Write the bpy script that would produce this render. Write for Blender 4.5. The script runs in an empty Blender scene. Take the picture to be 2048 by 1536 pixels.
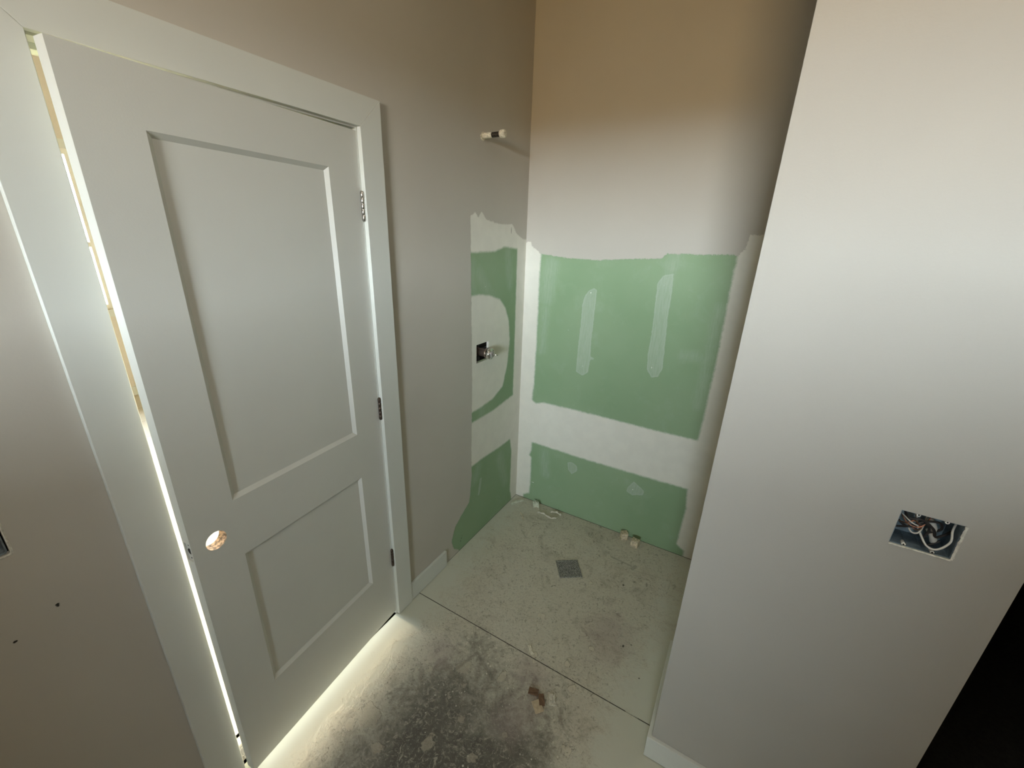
import bpy, bmesh, math, random
import numpy as np
from mathutils import Vector, Matrix, Euler

SC = bpy.context.scene
COL = SC.collection
random.seed(7)

# ------------------------------------------------------------------ camera
cam = bpy.data.cameras.new('camera')
cam.sensor_fit = 'HORIZONTAL'
cam.sensor_width = 36.0
cam.lens = 820.5447 * 36.0 / 2048.0
cam.clip_start = 0.02
cam_o = bpy.data.objects.new('camera', cam)
COL.objects.link(cam_o)
cam_o.location = (1.2050, -0.1529, 1.7479)
_rx, _ry, _rz = 1.2266, -0.0316, 0.5319
cam_o.rotation_euler = (_rx, _ry, _rz)
SC.camera = cam_o

# ------------------------------------------------------------------ exposure
SC.view_settings.view_transform = 'Standard'
SC.view_settings.look = 'None'
SC.view_settings.exposure = 0.0
SC.view_settings.gamma = 1.0
SC.view_settings.use_curve_mapping = False
SC.cycles.use_denoising = True
SC.cycles.max_bounces = 14
SC.cycles.diffuse_bounces = 10
SC.cycles.transparent_max_bounces = 12
SC.cycles.sample_clamp_indirect = 8.0
SC.cycles.caustics_reflective = False

# ------------------------------------------------------------------ sky
WORLD_K = 134.0
world = bpy.data.worlds.new('sky')
SC.world = world
world.use_nodes = True
wt = world.node_tree
wt.nodes.clear()
w_out = wt.nodes.new('ShaderNodeOutputWorld')
w_bg = wt.nodes.new('ShaderNodeBackground')
w_tc = wt.nodes.new('ShaderNodeTexCoord')
w_sep = wt.nodes.new('ShaderNodeSeparateXYZ')
w_mr = wt.nodes.new('ShaderNodeMapRange')
w_mr.inputs['From Min'].default_value = -1.0
w_mr.inputs['From Max'].default_value = 1.0
w_cr = wt.nodes.new('ShaderNodeValToRGB')
els = w_cr.color_ramp.elements
# position = (sin(elevation) + 1) / 2 : bare brown ground below, bright haze at the horizon, dimmer blue above
stops = [(0.0, (.26, .175, .080)), (.46, (.32, .215, .100)), (.497, (.35, .235, .110)), (.504, (1.55, 1.72, 1.82)),
         (.53, (1.15, 1.29, 1.37)), (.56, (.82, .93, 1.0)), (.60, (.56, .66, .72)), (.65, (.36, .43, .46)), (.72, (.20, .25, .28)), (1.0, (.08, .10, .13))]
els[0].position, els[0].color = stops[0][0], (*stops[0][1], 1)
els[1].position, els[1].color = stops[-1][0], (*stops[-1][1], 1)
for pos, c in stops[1:-1]:
    e = els.new(pos)
    e.color = (*c, 1)
w_bg.inputs['Strength'].default_value = WORLD_K
wt.links.new(w_tc.outputs['Generated'], w_sep.inputs[0])
wt.links.new(w_sep.outputs['Z'], w_mr.inputs['Value'])
wt.links.new(w_mr.outputs[0], w_cr.inputs[0])
wt.links.new(w_cr.outputs[0], w_bg.inputs['Color'])
wt.links.new(w_bg.outputs[0], w_out.inputs[0])

# low sun on the far side of the house: it shines through the next room's window onto its floor and the back of the door
SUN_STRENGTH = 17.0
sun = bpy.data.lights.new('sun', 'SUN')
sun.energy = SUN_STRENGTH
sun.color = (1.0, .84, .58)
sun.angle = math.radians(5.0)
sun_o = bpy.data.objects.new('sun', sun)
COL.objects.link(sun_o)
_d = Vector((math.cos(math.radians(6.5)), .022, -math.sin(math.radians(6.5))))
sun_o.rotation_euler = _d.to_track_quat('-Z', 'Y').to_euler()
sun_o.location = (-8, 1, 4)

# an added, unseen fill light, above and a little behind the camera
LAMP = (1.15, 0.05, 3.008)
lamp = bpy.data.lights.new('fill light', 'AREA')
lamp.shape = 'SQUARE'
lamp.size = .42
lamp.energy = 9.0
lamp.color = (1.0, .96, .86)
lamp_o = bpy.data.objects.new('fill light', lamp)
COL.objects.link(lamp_o)
lamp_o.location = LAMP

# ------------------------------------------------------------------ measures
YR, YL, CW, HC = 0.8932, 0.1700, 0.0895, 2.0640      # door casing inner edges, casing width, casing inner top
JR, JL, JT = 0.8882, 0.1750, 2.0590                  # jamb faces
D, P, PX, PX2 = 2.0597, 0.9429, 1.1965, 1.7894       # back wall, partition face, its two corners
CEIL = 3.05
WT = 0.115
YF, XE = -4.60, 2.70                                 # wall behind the camera, wall at the right
CY, CX = 3.45, 3.40                                  # closet bounds
FX = -4.39                                           # far wall of the next room
NY0, NY1 = -2.3, 3.45
RW = (1.25, 2.62, 1.55, 2.36)                        # window behind the camera: x0, x1, z0, z1
FW = (1.04, 1.437, 0.93, 2.37)                        # window of the next room: y0, y1, z0, z1
FG = (-0.75, 0.88, 0.04, 2.10)                       # unseen glazed door, added to send low light under the door

for nm, loc, rot, sx, sy in [('window light portal', ((RW[0]+RW[1])/2, YF-.10, (RW[2]+RW[3])/2), (math.radians(90), 0, 0), RW[1]-RW[0], RW[3]-RW[2]),
                             ('next room window portal', (FX-.10, (FW[0]+FW[1])/2, (FW[2]+FW[3])/2), (math.radians(90), 0, math.radians(-90)), FW[1]-FW[0], FW[3]-FW[2]),
                             ('added door portal', (FX-.10, (FG[0]+FG[1])/2, (FG[2]+FG[3])/2), (math.radians(90), 0, math.radians(-90)), FG[1]-FG[0], FG[3]-FG[2])]:
    L = bpy.data.lights.new(nm, 'AREA')
    L.shape = 'RECTANGLE'
    L.size, L.size_y = sx, sy
    L.cycles.is_portal = True
    lo = bpy.data.objects.new(nm, L)
    COL.objects.link(lo)
    lo.location, lo.rotation_euler = loc, rot

# ------------------------------------------------------------------ node helpers
class NT:
    def __init__(s, name):
        s.m = bpy.data.materials.new(name)
        s.m.use_nodes = True
        s.t = s.m.node_tree
        s.b = s.t.nodes['Principled BSDF']
        s.out = s.t.nodes['Material Output']
    def n(s, kind, **kw):
        nd = s.t.nodes.new(kind)
        for k, v in kw.items():
            setattr(nd, k, v)
        return nd
    def l(s, a, b):
        s.t.links.new(a, b)
    def val(s, sock, v):
        if isinstance(v, (int, float)):
            sock.default_value = v
        elif isinstance(v, tuple):
            sock.default_value = (*v, 1) if len(v) == 3 else v
        else:
            s.l(v, sock)
    def math(s, op, a, b=0.0, clamp=False):
        nd = s.n('ShaderNodeMath', operation=op, use_clamp=clamp)
        s.val(nd.inputs[0], a); s.val(nd.inputs[1], b)
        return nd.outputs[0]
    def mix(s, f, a, b):
        nd = s.n('ShaderNodeMix', data_type='RGBA')
        s.val(nd.inputs[0], f); s.val(nd.inputs[6], a); s.val(nd.inputs[7], b)
        return nd.outputs[2]
    def ramp(s, v, a, b, x=0.0, y=1.0):
        nd = s.n('ShaderNodeMapRange', interpolation_type='SMOOTHSTEP')
        s.val(nd.inputs[0], v)
        nd.inputs[1].default_value = a; nd.inputs[2].default_value = b
        nd.inputs[3].default_value = x; nd.inputs[4].default_value = y
        return nd.outputs[0]
    def attr(s, name):
        return s.n('ShaderNodeAttribute', attribute_name=name).outputs['Fac']
    def pos(s):
        return s.n('ShaderNodeNewGeometry').outputs['Position']
    def noise(s, scale, detail=4, rough=.55, vec=None, dist=0.0):
        nd = s.n('ShaderNodeTexNoise')
        nd.inputs['Scale'].default_value = scale
        nd.inputs['Detail'].default_value = detail
        nd.inputs['Roughness'].default_value = rough
        nd.inputs['Distortion'].default_value = dist
        s.l(vec or s.pos(), nd.inputs['Vector'])
        return nd.outputs[0]
    def bump(s, h, dist, strength=1.0):
        nd = s.n('ShaderNodeBump')
        nd.inputs['Distance'].default_value = dist
        nd.inputs['Strength'].default_value = strength
        s.l(h, nd.inputs['Height'])
        s.l(nd.outputs[0], s.b.inputs['Normal'])

def simple(name, col, rough=.6, metal=0.0, nscale=None, namt=.12, bump=None, spec=.5):
    k = NT(name)
    k.b.inputs['Roughness'].default_value = rough
    k.b.inputs['Metallic'].default_value = metal
    k.b.inputs['Specular IOR Level'].default_value = spec
    if nscale:
        f = k.ramp(k.noise(nscale), .3, .7)
        k.l(k.mix(f, tuple(c*(1-namt) for c in col), tuple(min(1, c*(1+namt)) for c in col)), k.b.inputs['Base Color'])
    else:
        k.b.inputs['Base Color'].default_value = (*col, 1)
    if bump:
        k.bump(k.noise(bump[0], 3), bump[1])
    return k.m

TAUPE = (.47, .442, .388)
MUD = (.73, .71, .63)
GREEN = (.275, .38, .235)

def wall_paint(raw=False, TAUPE=(.50, .472, .415)):
    k = NT('taupe wall paint' if not raw else 'taupe paint over bare green board')
    k.b.inputs['Roughness'].default_value = .72
    k.b.inputs['Specular IOR Level'].default_value = .3
    big = k.noise(1.7, 3)
    paint = k.mix(k.ramp(big, .3, .7), tuple(c*.97 for c in TAUPE), tuple(c*1.03 for c in TAUPE))
    if raw:
        stip = k.math('SUBTRACT', k.noise(260, 3, .7), .5)
        wob = k.math('SUBTRACT', k.noise(38, 5, .65), .5)
        r = k.math('ADD', k.attr('raw'), k.math('ADD', k.math('MULTIPLY', stip, .026), k.math('MULTIPLY', wob, .016)))
        rf = k.ramp(r, -.0008, .0008)
        g = k.math('ADD', k.attr('green'), k.math('MULTIPLY', wob, .014))
        gf = k.ramp(k.math('ADD', g, k.math('MULTIPLY', stip, .014)), -.007, .011)
        # thin skim of compound drifting over the board
        sk = k.noise(9, 5, .62, dist=.4)
        gcol = k.mix(k.ramp(sk, .50, .80, 0, .35), GREEN, (.40, .48, .36))
        gcol = k.mix(k.ramp(k.noise(2.3, 2), .3, .75, 0, .5), gcol, (.205, .32, .175))
        st = k.math('ADD', k.attr('streak'), k.math('MULTIPLY', wob, .012))
        stretch = k.n('ShaderNodeMapping'); stretch.inputs['Scale'].default_value = (1, 1, .12)
        k.l(k.pos(), stretch.inputs['Vector'])
        drag = k.noise(120, 4, .7, vec=stretch.outputs[0])
        fnt = k.math('ADD', k.attr('faint'), k.math('MULTIPLY', wob, .03))
        gcol = k.mix(k.math('MULTIPLY', k.ramp(fnt, -.03, .03), k.ramp(drag, .3, .7, .12, .38)), gcol, (.46, .53, .43))
        gcol = k.mix(k.math('MULTIPLY', k.ramp(st, -.003, .005), k.ramp(drag, .3, .7, .26, .46)), gcol, (.52, .58, .50))
        gcol = k.mix(k.math('MULTIPLY', k.math('MULTIPLY', k.ramp(st, -.003, .0), k.ramp(st, .003, .007, 1, 0)), .22), gcol, (.56, .60, .54))
        mud = k.mix(k.ramp(k.noise(14, 4), .3, .7), MUD, tuple(c*.95 for c in MUD))
        base = k.mix(gf, mud, gcol)
        base = k.mix(k.ramp(k.attr('dot'), -.0005, .0010), base, (.86, .87, .82))
        base = k.mix(rf, paint, base)
        base = k.mix(k.ramp(k.attr('pit_and_shade'), -.0005, .0008), base, (.02, .018, .015))
        k.l(base, k.b.inputs['Base Color'])
        rough = k.ramp(rf, 0, 1, .72, .9)
        k.l(rough, k.b.inputs['Roughness'])
        h = k.math('ADD', k.math('MULTIPLY', k.noise(170, 3), .35), k.math('MULTIPLY', rf, -1.0))
        k.bump(h, .0004)
    else:
        k.l(paint, k.b.inputs['Base Color'])
        k.bump(k.noise(190, 3), .00025)
    return k.m

M_WALL = wall_paint()
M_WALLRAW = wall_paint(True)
M_PIER = wall_paint(TAUPE=(.43, .412, .368))  # same paint, darkened here to offset the strong light on the partition
M_TRIM = simple('white trim paint', (.63, .645, .60), .42, nscale=3, namt=.02)
M_DOOR = simple('white door paint', (.63, .635, .59), .5, nscale=3, namt=.015, bump=(260, .00012))
M_CEIL = simple('ceiling paint', (.66, .62, .56), .85)
M_CREAM = simple('cream wall paint', (.64, .585, .50), .8)
M_GYP = simple('cut gypsum edge', (.62, .60, .53), .9, nscale=150, namt=.2)
M_DARK = simple('cavity shade', (.012, .011, .010), .9)  # near-black colour stands in for the shade inside holes and cavities
M_CLOSET = simple('closet paint with shade', (.035, .034, .03), .9)  # darkness of the unlit closet is put into the wall colour
M_STEEL = simple('satin nickel', (.52, .50, .46), .28, 1.0)
M_CHROME = simple('dull chrome', (.62, .60, .57), .22, 1.0, nscale=120, namt=.25)
M_BRASS = simple('aged brass', (.26, .20, .16), .42, .8, nscale=90, namt=.3)
M_GALV = simple('blue grey steel', (.20, .26, .30), .5, .55, nscale=60, namt=.25)
M_BOXBLUE = simple('grey box plastic', (.17, .20, .21), .5, nscale=90, namt=.3)
M_WIREB = simple('black wire sheath', (.018, .016, .016), .5)
M_WIREW = simple('white wire sheath', (.62, .60, .55), .5)
M_COPPER = simple('bare copper wire', (.50, .24, .16), .35, 1.0)
M_WOODRAW = simple('raw wood core', (.40, .27, .17), .9, nscale=110, namt=.75)
M_SPLINT = simple('cut lumber', (.56, .47, .33), .85, nscale=90, namt=.35)
M_BROWN = simple('brown hardboard', (.135, .075, .04), .75, nscale=80, namt=.2)
M_TAN = simple('tan board', (.46, .37, .25), .85, nscale=80, namt=.12)
M_SCRAP = simple('drywall scrap', (.56, .53, .44), .9, nscale=90, namt=.2)
M_SCRAPG = simple('green faced paper', (.52, .54, .42), .9, nscale=90, namt=.2)
M_TAPE = simple('dried compound', (.66, .62, .50), .85, nscale=140, namt=.25)
M_GRATE = simple('dusty cast grate', (.235, .235, .21), .85, .0, nscale=190, namt=.75, bump=(260, .0020))
M_VINYL = simple('white vinyl', (.80, .79, .74), .4)
M_LAWN = simple('dry lawn', (.40, .40, .12), .95, nscale=1.5, namt=.25)
M_FLOORDARK = simple('closet floor with shade', (.022, .021, .018), .85, nscale=80, namt=.3)  # floor colour carries the darkness of the unlit closet

k = NT('window glass')
gl = k.n('ShaderNodeBsdfGlossy'); gl.inputs['Roughness'].default_value = .02
tr = k.n('ShaderNodeBsdfTransparent')
fr = k.n('ShaderNodeFresnel'); fr.inputs[0].default_value = 1.45
ms = k.n('ShaderNodeMixShader')
k.l(fr.outputs[0], ms.inputs[0]); k.l(tr.outputs[0], ms.inputs[1]); k.l(gl.outputs[0], ms.inputs[2])
k.l(ms.outputs[0], k.out.inputs[0])
M_GLASS = k.m

k = NT('clear plastic')
k.b.inputs['Base Color'].default_value = (.75, .75, .72, 1)
k.b.inputs['Roughness'].default_value = .15
k.b.inputs['Transmission Weight'].default_value = .75
M_CLEAR = k.m

def floor_mat():
    k = NT('dusty tile floor')
    pos = k.pos()
    sep = k.n('ShaderNodeSeparateXYZ'); k.l(pos, sep.inputs[0])
    X, Y = sep.outputs[0], sep.outputs[1]
    n1 = k.noise(3.2, 6, .62, dist=.6)
    n2 = k.noise(17, 6, .68, dist=.8)
    n3 = k.noise(75, 5, .72, dist=.5)
    n5 = k.noise(34, 6, .75, dist=1.6)
    n6 = k.noise(26, 4, .6, dist=.3)
    n4 = k.noise(330, 3, .7)
    dirt = k.attr('dirt')
    clean = (.56, .56, .475)
    dust = (.56, .525, .425)
    dark = (.095, .088, .072)
    n7 = k.noise(7.5, 7, .7, dist=1.2)
    n8 = k.noise(150, 4, .75, dist=.8)
    d1 = k.math('ADD', dirt, k.math('MULTIPLY', k.math('SUBTRACT', n2, .5), .55))
    d1 = k.math('ADD', d1, k.math('MULTIPLY', k.math('SUBTRACT', n7, .5), .55))
    base = k.mix(k.ramp(d1, .05, .50), clean, dust)
    base = k.mix(k.ramp(k.math('ADD', d1, k.math('MULTIPLY', k.math('SUBTRACT', n1, .5), .7)), .58, 1.12), base, dark)
    amt = k.ramp(d1, .08, .45)
    hvy = k.ramp(d1, .45, .95)
    # scuffs and smeared compound, only where the floor is dirty
    base = k.mix(k.math('MULTIPLY', amt, k.ramp(n7, .50, .68, 0, .40)), base, (.27, .235, .18))
    base = k.mix(k.math('MULTIPLY', amt, k.ramp(n5, .53, .66, 0, .55)), base, (.58, .54, .45))
    base = k.mix(k.math('MULTIPLY', amt, k.ramp(n5, .45, .34, 0, .65)), base, (.15, .135, .105))
    base = k.mix(k.math('MULTIPLY', amt, k.ramp(n3, .53, .68, 0, .55)), base, (.60, .565, .47))
    base = k.mix(k.math('MULTIPLY', amt, k.ramp(n3, .46, .33, 0, .5)), base, (.19, .175, .135))
    base = k.mix(k.math('MULTIPLY', amt, k.ramp(n8, .48, .30, 0, .4)), base, (.22, .20, .155))
    base = k.mix(k.math('MULTIPLY', amt, k.ramp(n8, .55, .75, 0, .4)), base, (.62, .59, .50))
    base = k.mix(k.math('MULTIPLY', hvy, .45), base, dark)
    base = k.mix(k.math('MULTIPLY', hvy, k.ramp(n5, .52, .68, 0, .7)), base, (.38, .345, .275))
    base = k.mix(k.math('MULTIPLY', hvy, k.ramp(n8, .60, .75, 0, .5)), base, (.50, .47, .40))
    vor = k.n('ShaderNodeTexVoronoi'); vor.inputs['Scale'].default_value = 42
    k.l(pos, vor.inputs['Vector'])
    spk = k.math('SUBTRACT', k.math('MULTIPLY', k.ramp(n1, .45, .65), .16), vor.outputs['Distance'])
    base = k.mix(k.math('MULTIPLY', k.math('MULTIPLY', amt, .8), k.ramp(spk, -.05, .01)), base, (.62, .58, .48))
    # purplish and pinkish stains
    stn = k.math('ADD', k.attr('stain'), k.math('MULTIPLY', k.math('SUBTRACT', n7, .5), .22))
    base = k.mix(k.ramp(stn, -.05, .06, 0, .28), base, (.30, .22, .22))
    sp = k.math('ADD', k.math('SUBTRACT', k.attr('splat'), .001), k.math('ADD', k.math('MULTIPLY', k.math('SUBTRACT', n6, .5), .060), k.math('MULTIPLY', k.math('SUBTRACT', n3, .5), .022)))
    base = k.mix(k.math('MULTIPLY', k.ramp(sp, -.002, .005, 0, .72), k.ramp(n3, .25, .55, .45, 1)), base, k.mix(k.ramp(dirt, .45, .9), (.62, .57, .45), (.36, .32, .245)))
    scr = k.math('ADD', k.attr('scratch'), k.math('ADD', k.math('MULTIPLY', k.math('SUBTRACT', n3, .5), .014), k.math('MULTIPLY', k.math('SUBTRACT', n5, .5), .020)))
    base = k.mix(k.ramp(scr, -.003, .004, 0, .40), base, (.13, .12, .10))
    base = k.mix(k.ramp(k.attr('pit_and_shade'), -.0005, .001, 0, .85), base, (.04, .037, .032))
    # the next room's clean pale tile
    nxt = k.ramp(X, -.075, -.070, 1, 0)
    base = k.mix(nxt, base, (.62, .57, .47))
    # joints
    def line(c, at, w):
        return k.ramp(k.math('ABSOLUTE', k.math('SUBTRACT', c, at)), w*.6, w, 1, 0)
    jy = line(Y, 1.0405, .0021)
    near = k.ramp(X, -.02, 0.0, 0, 1)
    jf = k.math('MULTIPLY', jy, near)
    sm = k.ramp(n2, .56, .66, 1, .15)
    base = k.mix(k.math('MULTIPLY', jf, sm), base, (.05, .045, .038))
    wr = k.math('PINGPONG', k.math('ADD', X, .337), .2)
    jn = k.math('MULTIPLY', k.ramp(wr, .002, .004, 1, 0), nxt)
    base = k.mix(jn, base, (.45, .38, .28))
    k.l(base, k.b.inputs['Base Color'])
    k.b.inputs['Roughness'].default_value = .82
    k.b.inputs['Specular IOR Level'].default_value = .3
    h = k.math('ADD', k.math('MULTIPLY', k.math('MULTIPLY', n3, amt), 1.0), k.math('MULTIPLY', k.ramp(sp, -.002, .003), 1.0))
    h = k.math('ADD', h, k.math('MULTIPLY', k.math('MULTIPLY', n4, amt), .35))
    h = k.math('SUBTRACT', h, k.math('MULTIPLY', jf, 2.0))
    k.bump(h, .0022)
    return k.m
M_FLOOR = floor_mat()

# ------------------------------------------------------------------ mesh helpers
def box(bm, x0, x1, y0, y1, z0, z1, mat=0, M=None):
    vs = [bm.verts.new((x, y, z)) for x in (x0, x1) for y in (y0, y1) for z in (z0, z1)]
    if M is not None:
        for v in vs: v.co = M @ v.co
    for f in ((0,1,3,2), (4,6,7,5), (0,4,5,1), (2,3,7,6), (0,2,6,4), (1,5,7,3)):
        fc = bm.faces.new([vs[i] for i in f]); fc.material_index = mat
    return vs

def obj(name, bm, mats, parent=None, smooth=False, bevel=0.0, fixn=True):
    if fixn:
        bmesh.ops.recalc_face_normals(bm, faces=bm.faces)
    me = bpy.data.meshes.new(name)
    bm.to_mesh(me); bm.free()
    for m in (mats if isinstance(mats, (list, tuple)) else [mats]):
        me.materials.append(m)
    o = bpy.data.objects.new(name, me)
    COL.objects.link(o)
    if parent: o.parent = parent
    if smooth:
        for p in me.polygons: p.use_smooth = True
    if bevel:
        b = o.modifiers.new('bevel', 'BEVEL')
        b.width = bevel; b.segments = 2; b.limit_method = 'ANGLE'; b.angle_limit = math.radians(40)
    return o

def empty(name, loc=(0, 0, 0), rz=0.0, parent=None):
    o = bpy.data.objects.new(name, None)
    o.empty_display_size = .05
    COL.objects.link(o)
    o.location = loc; o.rotation_euler = (0, 0, rz)
    if parent: o.parent = parent
    return o

def struct(o):
    o['kind'] = 'structure'
    return o

def thing(o, label, cat, group=None):
    o['label'] = label; o['category'] = cat
    if group: o['group'] = group
    return o

def tube(bm, pts, r, seg=10, mat=0, cap=True, radii=None):
    pts = [Vector(p) for p in pts]
    rings = []
    prev = None
    for i, p in enumerate(pts):
        t = (pts[min(i+1, len(pts)-1)] - pts[max(i-1, 0)]).normalized()
        if prev is None:
            a = t.orthogonal().normalized()
        else:
            a = (prev - t * prev.dot(t)).normalized()
        prev = a
        b = t.cross(a)
        rr = radii[i] if radii else r
        rings.append([bm.verts.new(p + (a*math.cos(2*math.pi*j/seg) + b*math.sin(2*math.pi*j/seg))*rr) for j in range(seg)])
    for i in range(len(rings)-1):
        for j in range(seg):
            f = bm.faces.new([rings[i][j], rings[i][(j+1) % seg], rings[i+1][(j+1) % seg], rings[i+1][j]])
            f.material_index = mat; f.smooth = True
    if cap:
        for rg in (rings[0], rings[-1]):
            f = bm.faces.new(rg); f.material_index = mat
    return rings

def lathe_x(bm, prof, c, seg=28, mat=0, sy=1.0):
    """prof: list of (x, radius) revolved about an axis along +X through c"""
    return tube(bm, [(c[0]+x, c[1], c[2]) for x, r in prof], 0, seg, mat, True, [max(r, 1e-4) for x, r in prof])

def spline(pts, n=8):
    P_ = [Vector(p) for p in pts]
    P_ = [P_[0]*2-P_[1]] + P_ + [P_[-1]*2-P_[-2]]
    out = []
    for i in range(1, len(P_)-2):
        for k_ in range(n):
            t = k_/n
            a, b, c, d = P_[i-1], P_[i], P_[i+1], P_[i+2]
            out.append(.5*((2*b) + (c-a)*t + (2*a-5*b+4*c-d)*t*t + (3*b-a-3*c+d)*t**3))
    out.append(P_[-2])
    return out

# signed distances (positive inside)
def sd_poly(U, V, poly):
    pl = np.array(poly, float)
    n = len(pl)
    d = np.full(U.shape, 1e9)
    ins = np.zeros(U.shape, bool)
    for i in range(n):
        a, b = pl[i], pl[(i+1) % n]
        e = b-a
        wu, wv = U-a[0], V-a[1]
        t = np.clip((wu*e[0]+wv*e[1])/(e@e+1e-12), 0, 1)
        d = np.minimum(d, np.hypot(wu-e[0]*t, wv-e[1]*t))
        c1 = (a[1] > V) != (b[1] > V)
        with np.errstate(divide='ignore', invalid='ignore'):
            xi = (b[0]-a[0])*(V-a[1])/(b[1]-a[1]+1e-15)+a[0]
        ins ^= c1 & (U < xi)
    return np.where(ins, d, -d)

def sd_seg(U, V, a, b, r):
    e = np.array([b[0]-a[0], b[1]-a[1]], float)
    wu, wv = U-a[0], V-a[1]
    t = np.clip((wu*e[0]+wv*e[1])/(e@e+1e-12), 0, 1)
    return r-np.hypot(wu-e[0]*t, wv-e[1]*t)

def sd_disc(U, V, c, r, asp=1.0):
    return r-np.hypot(U-c[0], (V-c[1])/asp)

def ulist(lo, hi, extra, fine=None, step=.006):
    s = {round(lo, 5), round(hi, 5)} | {round(e, 5) for e in extra if lo < e < hi}
    if fine:
        a, b = fine
        n = max(1, int(round((b-a)/step)))
        s |= {round(a+(b-a)*i/n, 5) for i in range(n+1)}
    s = sorted(s)
    out = [s[0]]
    for v in s[1:]:
        if v-out[-1] > 1e-4: out.append(v)
    return out

def plate(name, us, vs, holes, to3, nrm, thick, mats, fields=None, back=True):
    """A flat board on a grid of u, v lines with rectangular holes; the holes' cut edges and the outer rim are closed."""
    us, vs = np.array(us), np.array(vs)
    nu, nv = len(us), len(vs)
    uc, vc = (us[1:]+us[:-1])/2, (vs[1:]+vs[:-1])/2
    keep = np.ones((nu-1, nv-1), bool)
    for (a, b, c, d) in holes:
        keep &= ~(((uc > a) & (uc < b))[:, None] & ((vc > c) & (vc < d))[None, :])
    U, V = np.meshgrid(us, vs, indexing='ij')
    front = np.array([to3(u, v) for u, v in zip(U.ravel(), V.ravel())])
    verts = [tuple(p) for p in front]
    faces, mi = [], []
    for i in range(nu-1):
        for j in range(nv-1):
            if keep[i, j]:
                faces.append((i*nv+j, (i+1)*nv+j, (i+1)*nv+j+1, i*nv+j+1)); mi.append(0)
    nr = np.array(nrm)*thick
    def quad(ps, m):
        b = len(verts)
        verts.extend([tuple(p) for p in ps])
        faces.append((b, b+1, b+2, b+3)); mi.append(m)
    rims = [(us[0], us[-1], vs[0], vs[-1], 0)] + [(*h, 1) for h in holes]
    for (a, b, c, d, m) in rims:
        a, b = max(a, us[0]), min(b, us[-1]); c, d = max(c, vs[0]), min(d, vs[-1])
        cs = [(a, c), (b, c), (b, d), (a, d)]
        for q in range(4):
            if m and (cs[q][1] == cs[(q+1) % 4][1] == vs[0]): continue
            p0, p1 = np.array(to3(*cs[q])), np.array(to3(*cs[(q+1) % 4]))
            quad([p0, p1, p1-nr, p0-nr], 1)
    if back:
        hu = sorted({us[0], us[-1]} | {x for h in holes for x in h[:2] if us[0] < x < us[-1]})
        hv = sorted({vs[0], vs[-1]} | {x for h in holes for x in h[2:] if vs[0] < x < vs[-1]})
        for i in range(len(hu)-1):
            for j in range(len(hv)-1):
                cu, cv = (hu[i]+hu[i+1])/2, (hv[j]+hv[j+1])/2
                if any(a < cu < b and c < cv < d for a, b, c, d in holes): continue
                quad([np.array(to3(hu[i+s], hv[j+t]))-nr for s, t in ((0,0),(0,1),(1,1),(1,0))], 2)
    me = bpy.data.meshes.new(name)
    me.from_pydata(verts, [], faces)
    for m in mats: me.materials.append(m)
    me.polygons.foreach_set('material_index', mi)
    if fields:
        for an, fn in fields.items():
            at = me.attributes.new(an, 'FLOAT', 'POINT')
            arr = np.full(len(verts), -1.0, dtype=np.float32)
            arr[:nu*nv] = fn(U, V).ravel().clip(-1, 1)
            at.data.foreach_set('value', arr)
    me.update()
    # every front face looks along nrm
    o = bpy.data.objects.new(name, me)
    COL.objects.link(o)
    nv3 = Vector(nrm)
    fl = [p for p in me.polygons if p.material_index == 0 and p.normal.dot(nv3) < 0]
    if fl:
        bmx = bmesh.new(); bmx.from_mesh(me)
        bmesh.ops.reverse_faces(bmx, faces=[f for f in bmx.faces if f.material_index == 0 and f.normal.dot(nv3) < 0])
        bmx.to_mesh(me); bmx.free()
    return o

# ------------------------------------------------------------------ painted and bare regions of the shower walls
L_RAW = [(1.512, 1.835), (1.535, 1.842), (1.547, 1.855), (1.575, 1.83), (1.600, 1.856), (1.612, 1.85), (1.639, 1.828), (1.675, 1.819), (1.735, 1.812),
         (1.79, 1.808), (1.84, 1.809), (1.890, 1.815), (1.92, 1.79), (1.948, 1.764), (2.013, 1.739), (2.3, 1.723), (2.3, -.2), (1.38, -.2),
         (1.388, .01), (1.343, .05), (1.322, .111), (1.355, .191), (1.426, .241), (1.49, .277), (1.502, .323), (1.516, .447), (1.514, .612), (1.522, .97)]
L_GREEN = [(1.40, 1.672), (1.725, 1.677), (1.823, 1.700), (1.959, 1.688), (1.963, 1.40), (1.966, .80), (1.728, .775), (1.40, .775),
           (1.40, .840), (1.597, .843), (1.725, .855), (1.834, .901), (1.88, 1.022), (1.901, 1.172), (1.883, 1.294), (1.84, 1.371),
           (1.785, 1.419), (1.684, 1.451), (1.591, 1.465), (1.40, 1.464)]
L_GREEN2 = [(1.2, .50), (1.626, .508), (1.823, .497), (1.946, .498), (1.972, .403), (1.97, .089), (1.99, .03), (2.0, -.2), (1.2, -.2)]
B_RAW = [(-.2, 1.725), (.028, 1.724), (.045, 1.694), (.075, 1.682), (.093, 1.663), (.25, 1.647), (.453, 1.646), (.612, 1.66), (.772, 1.671),
         (.793, 1.695), (.941, 1.697), (1.105, 1.702), (1.125, 1.726), (1.132, 1.79), (1.4, 1.793), (1.4, -.2), (-.2, -.2)]
B_GREEN = [(.099, 1.76), (.095, 1.515), (.098, 1.249), (.097, .895), (.088, .756), (.12, .737), (.173, .755), (.549, .756), (.843, .75),
           (1.094, .752), (1.100, .848), (1.105, 1.153), (1.103, 1.405), (1.10, 1.593), (1.105, 1.76)]
B_GREEN2 = [(.104, .456), (.204, .455), (.417, .448), (.739, .448), (1.094, .452), (1.106, .316), (1.096, .072), (1.115, .056), (1.142, .043),
            (1.135, -.05), (.06, -.05), (.057, .03), (.103, .055), (.107, .13), (.105, .337), (.088, .351), (.102, .394)]
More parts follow.
